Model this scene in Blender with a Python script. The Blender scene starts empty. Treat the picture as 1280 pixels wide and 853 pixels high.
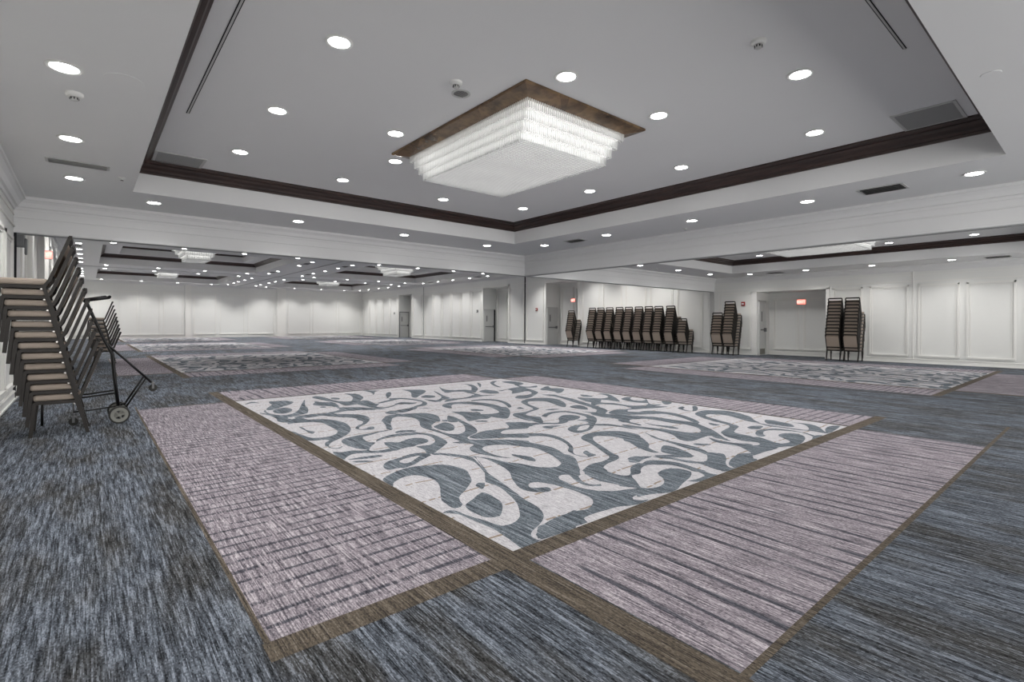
CORE_GLOW=.52
import bpy, bmesh, math, random
from mathutils import Vector, Matrix
from mathutils.geometry import tessellate_polygon
random.seed(7)
C = bpy.context.scene.collection
sc = bpy.context.scene
PI = math.pi

# ------------------------------------------------------------------ helpers
class MB:
    def __init__(s): s.v = []; s.f = []; s.m = []
    def add(s, vs, fs, mi=0):
        b = len(s.v); s.v += [tuple(p) for p in vs]
        for f in fs: s.f.append(tuple(b + i for i in f)); s.m.append(mi)
    def box(s, x0, x1, y0, y1, z0, z1, mi=0):
        vs = [(x, y, z) for x in (x0, x1) for y in (y0, y1) for z in (z0, z1)]
        s.add(vs, [(0, 1, 3, 2), (4, 6, 7, 5), (0, 4, 5, 1), (2, 3, 7, 6), (0, 2, 6, 4), (1, 5, 7, 3)], mi)
    def quad(s, a, b, c, d, mi=0): s.add([a, b, c, d], [(0, 1, 2, 3)], mi)
    def tube(s, pts, r, n=8, mi=0, flat=1.0):
        """round (or n=4 square) bar along a polyline"""
        pts = [Vector(p) for p in pts]; rings = []
        for i, p in enumerate(pts):
            a = (p - pts[i - 1]).normalized() if i else None
            b = (pts[i + 1] - p).normalized() if i < len(pts) - 1 else None
            t = (a + b).normalized() if a is not None and b is not None else (a if b is None else b)
            ref = Vector((0, 1, 0)) if abs(t.y) < .9 else Vector((1, 0, 0))
            u = t.cross(ref).normalized(); w = t.cross(u).normalized()
            k = 1.0
            if a is not None and b is not None: k = 1 / max(.5, math.cos(a.angle(b) / 2))
            off = PI / 4 if n == 4 else 0; rr = r * (1.414 if n == 4 else 1)
            rings.append([p + u * math.cos(off + 2 * PI * j / n) * rr * k + w * math.sin(off + 2 * PI * j / n) * rr * flat for j in range(n)])
        vs = [v for g in rings for v in g]; fs = []
        for i in range(len(rings) - 1):
            for j in range(n):
                fs.append((i * n + j, i * n + (j + 1) % n, (i + 1) * n + (j + 1) % n, (i + 1) * n + j))
        fs.append(tuple(range(n - 1, -1, -1))); fs.append(tuple((len(rings) - 1) * n + j for j in range(n)))
        s.add(vs, fs, mi)
    def lathe(s, prof, n=24, mi=0, axis='z', c=(0, 0, 0), caps=True):
        if not caps: prof = list(prof) + [prof[0]]
        vs = []
        for r, h in prof:
            for j in range(n):
                a = 2 * PI * j / n; x, y = r * math.cos(a), r * math.sin(a)
                vs.append((c[0] + x, c[1] + y, c[2] + h) if axis == 'z' else (c[0] + x, c[1] + h, c[2] + y))
        fs = []
        for i in range(len(prof) - 1):
            for j in range(n):
                fs.append((i * n + j, i * n + (j + 1) % n, (i + 1) * n + (j + 1) % n, (i + 1) * n + j))
        if caps: fs.append(tuple(range(n))); fs.append(tuple((len(prof) - 1) * n + j for j in range(n)))
        s.add(vs, fs, mi)
    def sweep_rect(s, x0, x1, y0, y1, prof, mi=0, open_sides=()):
        """profile (d,z) swept round a rectangle, d measured inward"""
        loops = []
        for d, z in prof:
            loops.append([(x0 + d, y0 + d, z), (x1 - d, y0 + d, z), (x1 - d, y1 - d, z), (x0 + d, y1 - d, z)])
        for i in range(len(prof) - 1):
            for k in range(4):
                if k in open_sides: continue
                a, b = loops[i], loops[i + 1]
                s.quad(a[k], a[(k + 1) % 4], b[(k + 1) % 4], b[k], mi)
    def ring(s, x0, x1, y0, y1, hx0, hx1, hy0, hy1, z, mi=0):
        s.quad((x0, y0, z), (x1, y0, z), (x1, hy0, z), (x0, hy0, z), mi)
        s.quad((x0, hy1, z), (x1, hy1, z), (x1, y1, z), (x0, y1, z), mi)
        s.quad((x0, hy0, z), (hx0, hy0, z), (hx0, hy1, z), (x0, hy1, z), mi)
        s.quad((hx1, hy0, z), (x1, hy0, z), (x1, hy1, z), (hx1, hy1, z), mi)
    def build(s, name, mats, parent=None, loc=None, bevel=0, smooth=False, recalc=True, subd=0):
        me = bpy.data.meshes.new(name); me.from_pydata(s.v, [], s.f)
        mats = mats if isinstance(mats, (list, tuple)) else [mats]
        for m in mats: me.materials.append(m)
        for p, i in zip(me.polygons, s.m): p.material_index = i
        if recalc:
            bm = bmesh.new(); bm.from_mesh(me); bmesh.ops.recalc_face_normals(bm, faces=bm.faces)
            bm.to_mesh(me); bm.free()
        if smooth:
            for p in me.polygons: p.use_smooth = True
        o = bpy.data.objects.new(name, me); C.objects.link(o)
        if parent: o.parent = parent
        if loc: o.location = loc
        if bevel:
            md = o.modifiers.new('b', 'BEVEL'); md.width = bevel; md.segments = 2; md.limit_method = 'ANGLE'
        return o

def tag(o, label=None, cat=None, group=None, kind=None):
    if label: o['label'] = label
    if cat: o['category'] = cat
    if group: o['group'] = group
    if kind: o['kind'] = kind
    return o
def struct(name, mb, mats, **k):
    o = mb.build(name, mats, **k); o['kind'] = 'structure'; return o
def thing(name, label, cat, loc=(0, 0, 0), rotz=0, group=None):
    o = bpy.data.objects.new(name, None); o.empty_display_size = .1; C.objects.link(o)
    o.location = loc; o.rotation_euler = (0, 0, rotz); tag(o, label, cat, group); return o
def copy_tree(o, parent=None):
    c = o.copy(); C.objects.link(c)
    if parent: c.parent = parent
    for ch in [x for x in KIDS.get(o.name, [])]: copy_tree(ch, c)
    return c
KIDS = {}
def index_kids():
    KIDS.clear()
    for o in bpy.data.objects:
        if o.parent: KIDS.setdefault(o.parent.name, []).append(o)

# ------------------------------------------------------------------ materials
def lin(c):
    c = c / 255.
    return c / 12.92 if c <= .04045 else ((c + .055) / 1.055) ** 2.4
def rgb(r, g, b): return (lin(r), lin(g), lin(b), 1)
class N:
    """tiny node graph writer"""
    def __init__(s, name):
        s.mat = bpy.data.materials.new(name); s.mat.use_nodes = True; s.t = s.mat.node_tree
        s.b = s.t.nodes['Principled BSDF']
    def n(s, typ, **k):
        x = s.t.nodes.new(typ)
        for a, v in k.items(): setattr(x, a, v)
        return x
    def link(s, a, b): s.t.links.new(a, b)
    def geo(s): return s.n('ShaderNodeNewGeometry').outputs['Position']
    def obj(s): return s.n('ShaderNodeTexCoord').outputs['Object']
    def mapping(s, vec, scale, loc=(0, 0, 0)):
        m = s.n('ShaderNodeMapping'); m.inputs['Scale'].default_value = scale; m.inputs['Location'].default_value = loc
        s.link(vec, m.inputs['Vector']); return m.outputs[0]
    def noise(s, vec, scale=1, detail=2, rough=.5):
        x = s.n('ShaderNodeTexNoise'); x.inputs['Scale'].default_value = scale
        x.inputs['Detail'].default_value = detail; x.inputs['Roughness'].default_value = rough
        s.link(vec, x.inputs['Vector']); return x.outputs[0]
    def ramp(s, fac, stops):
        r = s.n('ShaderNodeValToRGB'); e = r.color_ramp.elements
        while len(e) > 1: e.remove(e[0])
        e[0].position, e[0].color = stops[0]
        for p, c in stops[1:]: x = e.new(p); x.color = c
        s.link(fac, r.inputs[0]); return r.outputs[0]
    def val(s, x, inp):
        if isinstance(x, (int, float)): inp.default_value = x
        else: s.link(x, inp)
    def math(s, op, a, b=0.):
        m = s.n('ShaderNodeMath', operation=op); s.val(a, m.inputs[0]); s.val(b, m.inputs[1]); return m.outputs[0]
    def mix(s, fac, a, b):
        m = s.n('ShaderNodeMix', data_type='RGBA'); s.val(fac, m.inputs[0])
        for v, i in ((a, 6), (b, 7)):
            if isinstance(v, tuple): m.inputs[i].default_value = v
            else: s.link(v, m.inputs[i])
        return m.outputs[2]
    def bump(s, h, strength=.3, dist=.01):
        b = s.n('ShaderNodeBump'); b.inputs['Strength'].default_value = strength; b.inputs['Distance'].default_value = dist
        s.link(h, b.inputs['Height']); s.link(b.outputs[0], s.b.inputs['Normal'])
    def base(s, c):
        if isinstance(c, tuple): s.b.inputs['Base Color'].default_value = c
        else: s.link(c, s.b.inputs['Base Color'])
    def set(s, rough=.5, metal=0., spec=.5):
        s.b.inputs['Roughness'].default_value = rough; s.b.inputs['Metallic'].default_value = metal
        s.b.inputs['Specular IOR Level'].default_value = spec; return s.mat

def paint(name, col, rough=.55, spec=.35, var=.03):
    g = N(name); p = g.geo(); k = g.noise(p, .9, 3)
    c2 = tuple(max(0, v * (1 - var)) for v in col[:3]) + (1,)
    g.base(g.mix(k, col, c2)); g.bump(g.noise(p, 60, 2), .06, .002); return g.set(rough, 0, spec)
def metal(name, col, rough=.35, met=1.):
    g = N(name); k = g.noise(g.obj(), 14, 3); g.base(g.mix(k, col, tuple(v * .8 for v in col[:3]) + (1,))); return g.set(rough, met)
def fabric(name, col, scale=260):
    g = N(name); k = g.noise(g.obj(), scale, 2)
    g.base(g.mix(k, col, tuple(v * .62 for v in col[:3]) + (1,))); g.bump(k, .3, .002); return g.set(.85, 0, .2)
def emit(name, col, st, alb=.8):
    g = N(name); g.base((alb, alb, alb, 1)); g.b.inputs['Emission Color'].default_value = col
    g.b.inputs['Emission Strength'].default_value = st
    k = g.noise(g.obj(), 5, 1); g.link(g.ramp(k, [(0, (.5, .5, .5, 1)), (1, (.55, .55, .55, 1))]), g.b.inputs['Roughness'])
    return g.mat

def snapped(g):
    v = g.n('ShaderNodeVectorMath', operation='SNAP'); g.link(g.geo(), v.inputs[0]); v.inputs[1].default_value = (.0038, .0105, 1); return v.outputs[0]
def tuft(g):
    w = g.n('ShaderNodeTexWhiteNoise', noise_dimensions='2D'); g.link(snapped(g), w.inputs['Vector']); return w.outputs['Value']
def streaks(g, along, fine=150., long=5.):
    fine *= 1.3; long *= .55
    """yarn streaks running along an axis"""
    p = snapped(g)
    sc1 = (fine, long, 1) if along == 'y' else (long, fine, 1)
    sc2 = (fine * .35, long * .35, 1) if along == 'y' else (long * .35, fine * .35, 1)
    a = g.noise(g.mapping(p, sc1), 1, 3, .65); b = g.noise(g.mapping(p, sc2, (7, 3, 0)), 1, 2, .5)
    a = g.math('ADD', g.math('MULTIPLY', a, .84), g.math('MULTIPLY', tuft(g), .16)); return a, b
def carpet_field():
    g = N('carpet_navy'); p = g.geo(); a, b = streaks(g, 'y', 120, 12)
    big = g.noise(g.mapping(p, (3.2, .8, 1)), 1, 3, .6); s = g.math('ADD', g.math('MULTIPLY', a, .64), g.math('MULTIPLY', b, .36))
    c1 = g.ramp(s, [(.385, rgb(30, 32, 36)), (.46, rgb(67, 71, 78)), (.53, rgb(99, 105, 114)), (.615, rgb(142, 149, 160))])
    c2 = g.ramp(s, [(.395, rgb(28, 28, 28)), (.475, rgb(60, 60, 60)), (.545, rgb(85, 86, 88)), (.63, rgb(130, 134, 141))])
    g.base(g.mix(g.ramp(big, [(.44, (0, 0, 0, 1)), (.60, (1, 1, 1, 1))]), c1, c2))
    g.bump(a, .35, .004); return g.set(.95, 0, .1)
def carpet_white():
    g = N('carpet_ivory'); a, b = streaks(g, 'y', 110, 22); p = g.geo()
    c = g.ramp(a, [(.35, rgb(158, 155, 160)), (.5, rgb(190, 188, 192)), (.66, rgb(212, 210, 211))])
    w = g.n('ShaderNodeSeparateXYZ'); g.link(p, w.inputs[0])
    wob = g.math('MULTIPLY', g.noise(g.mapping(p, (2.2, 1, 1)), 1, 2), .10)
    fr = g.math('FRACT', g.math('MULTIPLY', g.math('ADD', w.outputs[1], wob), 2.6))
    line = g.math('LESS_THAN', fr, .05)
    dash = g.math('GREATER_THAN', g.noise(g.mapping(p, (17, 2, 1)), 1, 1), .45)
    g.base(g.mix(g.math('MULTIPLY', g.math('MULTIPLY', line, dash), .8), c, rgb(134, 114, 88)))
    g.bump(a, .35, .004); return g.set(.95, 0, .1)
def carpet_swirl():
    g = N('carpet_slate'); a, b = streaks(g, 'y', 70, 7)
    s = g.math('ADD', g.math('MULTIPLY', a, .7), g.math('MULTIPLY', b, .3))
    g.base(g.ramp(s, [(.36, rgb(50, 56, 64)), (.46, rgb(84, 91, 98)), (.55, rgb(116, 123, 130)), (.66, rgb(164, 170, 177))]))
    g.bump(a, .35, .004); return g.set(.95, 0, .1)
def carpet_pink(axis):
    """mauve ground; dark ribs run along axis, fine yarn always along y"""
    g = N('carpet_mauve_' + axis); p = g.geo(); a, b = streaks(g, 'y', 85, 7)
    c = g.ramp(a, [(.37, rgb(84, 80, 87)), (.46, rgb(126, 119, 126)), (.55, rgb(156, 148, 154)), (.65, rgb(198, 190, 195))])
    w = g.n('ShaderNodeSeparateXYZ'); g.link(p, w.inputs[0]); x, y = w.outputs[0], w.outputs[1]
    if axis == 'x':
        wob = g.math('MULTIPLY', g.noise(g.mapping(p, (.5, 4, 1)), 1, 2), .10)
        fr = g.math('FRACT', g.math('MULTIPLY', g.math('ADD', y, wob), 8.6))
        dash = g.math('ADD', g.math('MULTIPLY', g.noise(g.mapping(p, (90, 5, 1)), 1, 2, .6), .55), g.math('MULTIPLY', g.noise(g.mapping(p, (5, 3, 1), (3, 9, 0)), 1, 2, .5), .45))
    else:
        wob = g.math('MULTIPLY', g.noise(g.mapping(p, (4, .5, 1)), 1, 2), .14)
        fr = g.math('FRACT', g.math('MULTIPLY', g.math('ADD', x, wob), 7.2))
        dash = g.noise(g.mapping(p, (6, 1.3, 1)), 1, 2, .5)
    ln = g.ramp(fr, [(.0, (1, 1, 1, 1)), (.13, (1, 1, 1, 1)), (.24, (0, 0, 0, 1)), (.94, (0, 0, 0, 1)), (1, (1, 1, 1, 1))])
    dk = g.ramp(dash, [(.40, (0, 0, 0, 1)), (.50, (1, 1, 1, 1))])
    m = g.math('MULTIPLY', g.math('MULTIPLY', ln, dk), .9)
    g.base(g.mix(m, c, g.ramp(a, [(.35, rgb(34, 36, 44)), (.7, rgb(92, 94, 104))])))
    g.bump(a, .35, .004); return g.set(.95, 0, .1)
def carpet_brown():
    g = N('carpet_bronze'); a, b = streaks(g, 'y', 90, 4)
    g.base(g.ramp(a, [(.34, rgb(48, 44, 42)), (.48, rgb(84, 77, 69)), (.58, rgb(106, 97, 85)), (.7, rgb(130, 122, 114))]))
    g.bump(a, .35, .004); return g.set(.95, 0, .1)
def wood(name, c1, c2, axis_scale=(2, 2, 40)):
    g = N(name); k = g.noise(g.mapping(g.geo(), axis_scale), 1, 4, .6)
    g.base(g.ramp(k, [(.35, c1), (.65, c2)])); return g.set(.32, 0, .5)
def mottled():
    g = N('marbled_bronze'); v = g.n('ShaderNodeTexVoronoi'); v.inputs['Scale'].default_value = 5.5
    g.link(g.mapping(g.obj(), (1.2, .8, 1)), v.inputs['Vector'])
    k = g.noise(g.mapping(g.obj(), (3, 3, 9)), 1, 4, .7)
    c = g.mix(g.math('MULTIPLY', v.outputs['Color'], .7), rgb(96, 76, 58), rgb(178, 146, 110))
    g.base(g.mix(g.ramp(k, [(.42, (0, 0, 0, 1)), (.7, (.85, .85, .85, 1))]), c, rgb(58, 46, 38))); return g.set(.22, .35)
def glass_rod(tr_=.45, alb=.93):
    g = N('crystal_rod'); t = g.t; g.base((alb, alb, alb, 1)); g.set(.12, 0, .6)
    tr = g.n('ShaderNodeBsdfTransparent'); tr.inputs[0].default_value = (.96, .97, .97, 1)
    tl = g.n('ShaderNodeBsdfTranslucent'); tl.inputs[0].default_value = (.95, .95, .94, 1)
    k = g.noise(g.mapping(g.obj(), (3, 3, 1)), 1, 2)
    m1 = g.n('ShaderNodeMixShader'); g.link(g.ramp(k, [(.3, (.5, .5, .5, 1)), (.7, (.65, .65, .65, 1))]), m1.inputs[0])
    g.link(g.b.outputs[0], m1.inputs[1]); g.link(tl.outputs[0], m1.inputs[2])
    m2 = g.n('ShaderNodeMixShader'); m2.inputs[0].default_value = tr_
    g.link(m1.outputs[0], m2.inputs[1]); g.link(tr.outputs[0], m2.inputs[2])
    g.link(m2.outputs[0], t.nodes['Material Output'].inputs[0]); return g.mat

M = dict(
    wall=paint('wall_paint', rgb(226, 226, 223), .5), ceil=paint('ceiling_paint', rgb(222, 222, 222), .8, .15),
    trim=paint('trim_paint', rgb(230, 229, 225), .45, .3), field=carpet_field(), ivory=carpet_white(), slate=carpet_swirl(),
    pinkx=carpet_pink('x'), pinky=carpet_pink('y'), bronze=carpet_brown(),
    wood=wood('dark_stained_wood', rgb(36, 25, 22), rgb(62, 44, 38)), mott=mottled(),
    frame=metal('bronze_tube', rgb(34, 29, 25), .5, .1), black=metal('black_tube', rgb(24, 23, 24), .4, .4),
    chrome=metal('chrome', rgb(190, 188, 184), .25), seat=fabric('taupe_fabric', rgb(176, 163, 151)), back=fabric('taupe_back_fabric', rgb(186, 170, 156)),
    grey=metal('grey_metal', rgb(120, 121, 122), .5, .3), rubber=paint('rubber', rgb(52, 52, 50), .7), wheel=paint('grey_wheel', rgb(132, 132, 126), .6),
    dark=paint('dark_slot', rgb(46, 46, 48), .8, .1), louver=paint('louver_paint', rgb(186, 186, 184), .5), mesh=paint('grille_paint', rgb(158, 158, 157), .7),
    lens=emit('lamp_lens', (1, .99, .97, 1), 20.), tube=emit('lamp_upper_band', (1, .98, .95, 1), CORE_GLOW), core=emit('lamp_diffuser', (1, .98, .94, 1), CORE_GLOW * .5), under=emit('lamp_underside', (1, .98, .93, 1), CORE_GLOW * .2, .2), rodc=glass_rod(.6, .6), rod=glass_rod(),  # chandelier glow graded by colour: tube brightest, core weaker, under dimmest
    red=emit('exit_red', (1, .14, .09, 1), 1.1), exitw=emit('exit_letters', (1, .62, .52, 1), 1.3), alarm=paint('alarm_red', rgb(150, 40, 38), .4),
    plastic=paint('white_plastic', rgb(225, 225, 222), .4), door=paint('door_paint', rgb(196, 196, 194), .45), shadowgap=paint('black_gap', rgb(18, 18, 18), .9, 0),
    kick=metal('steel_plate', rgb(150, 148, 142), .4))
SPOT_DEG=140; SPOT_FAR=118; P_NEAR=43.; P_FAR=145.; WORLD=3.; EXPO=.5
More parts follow.
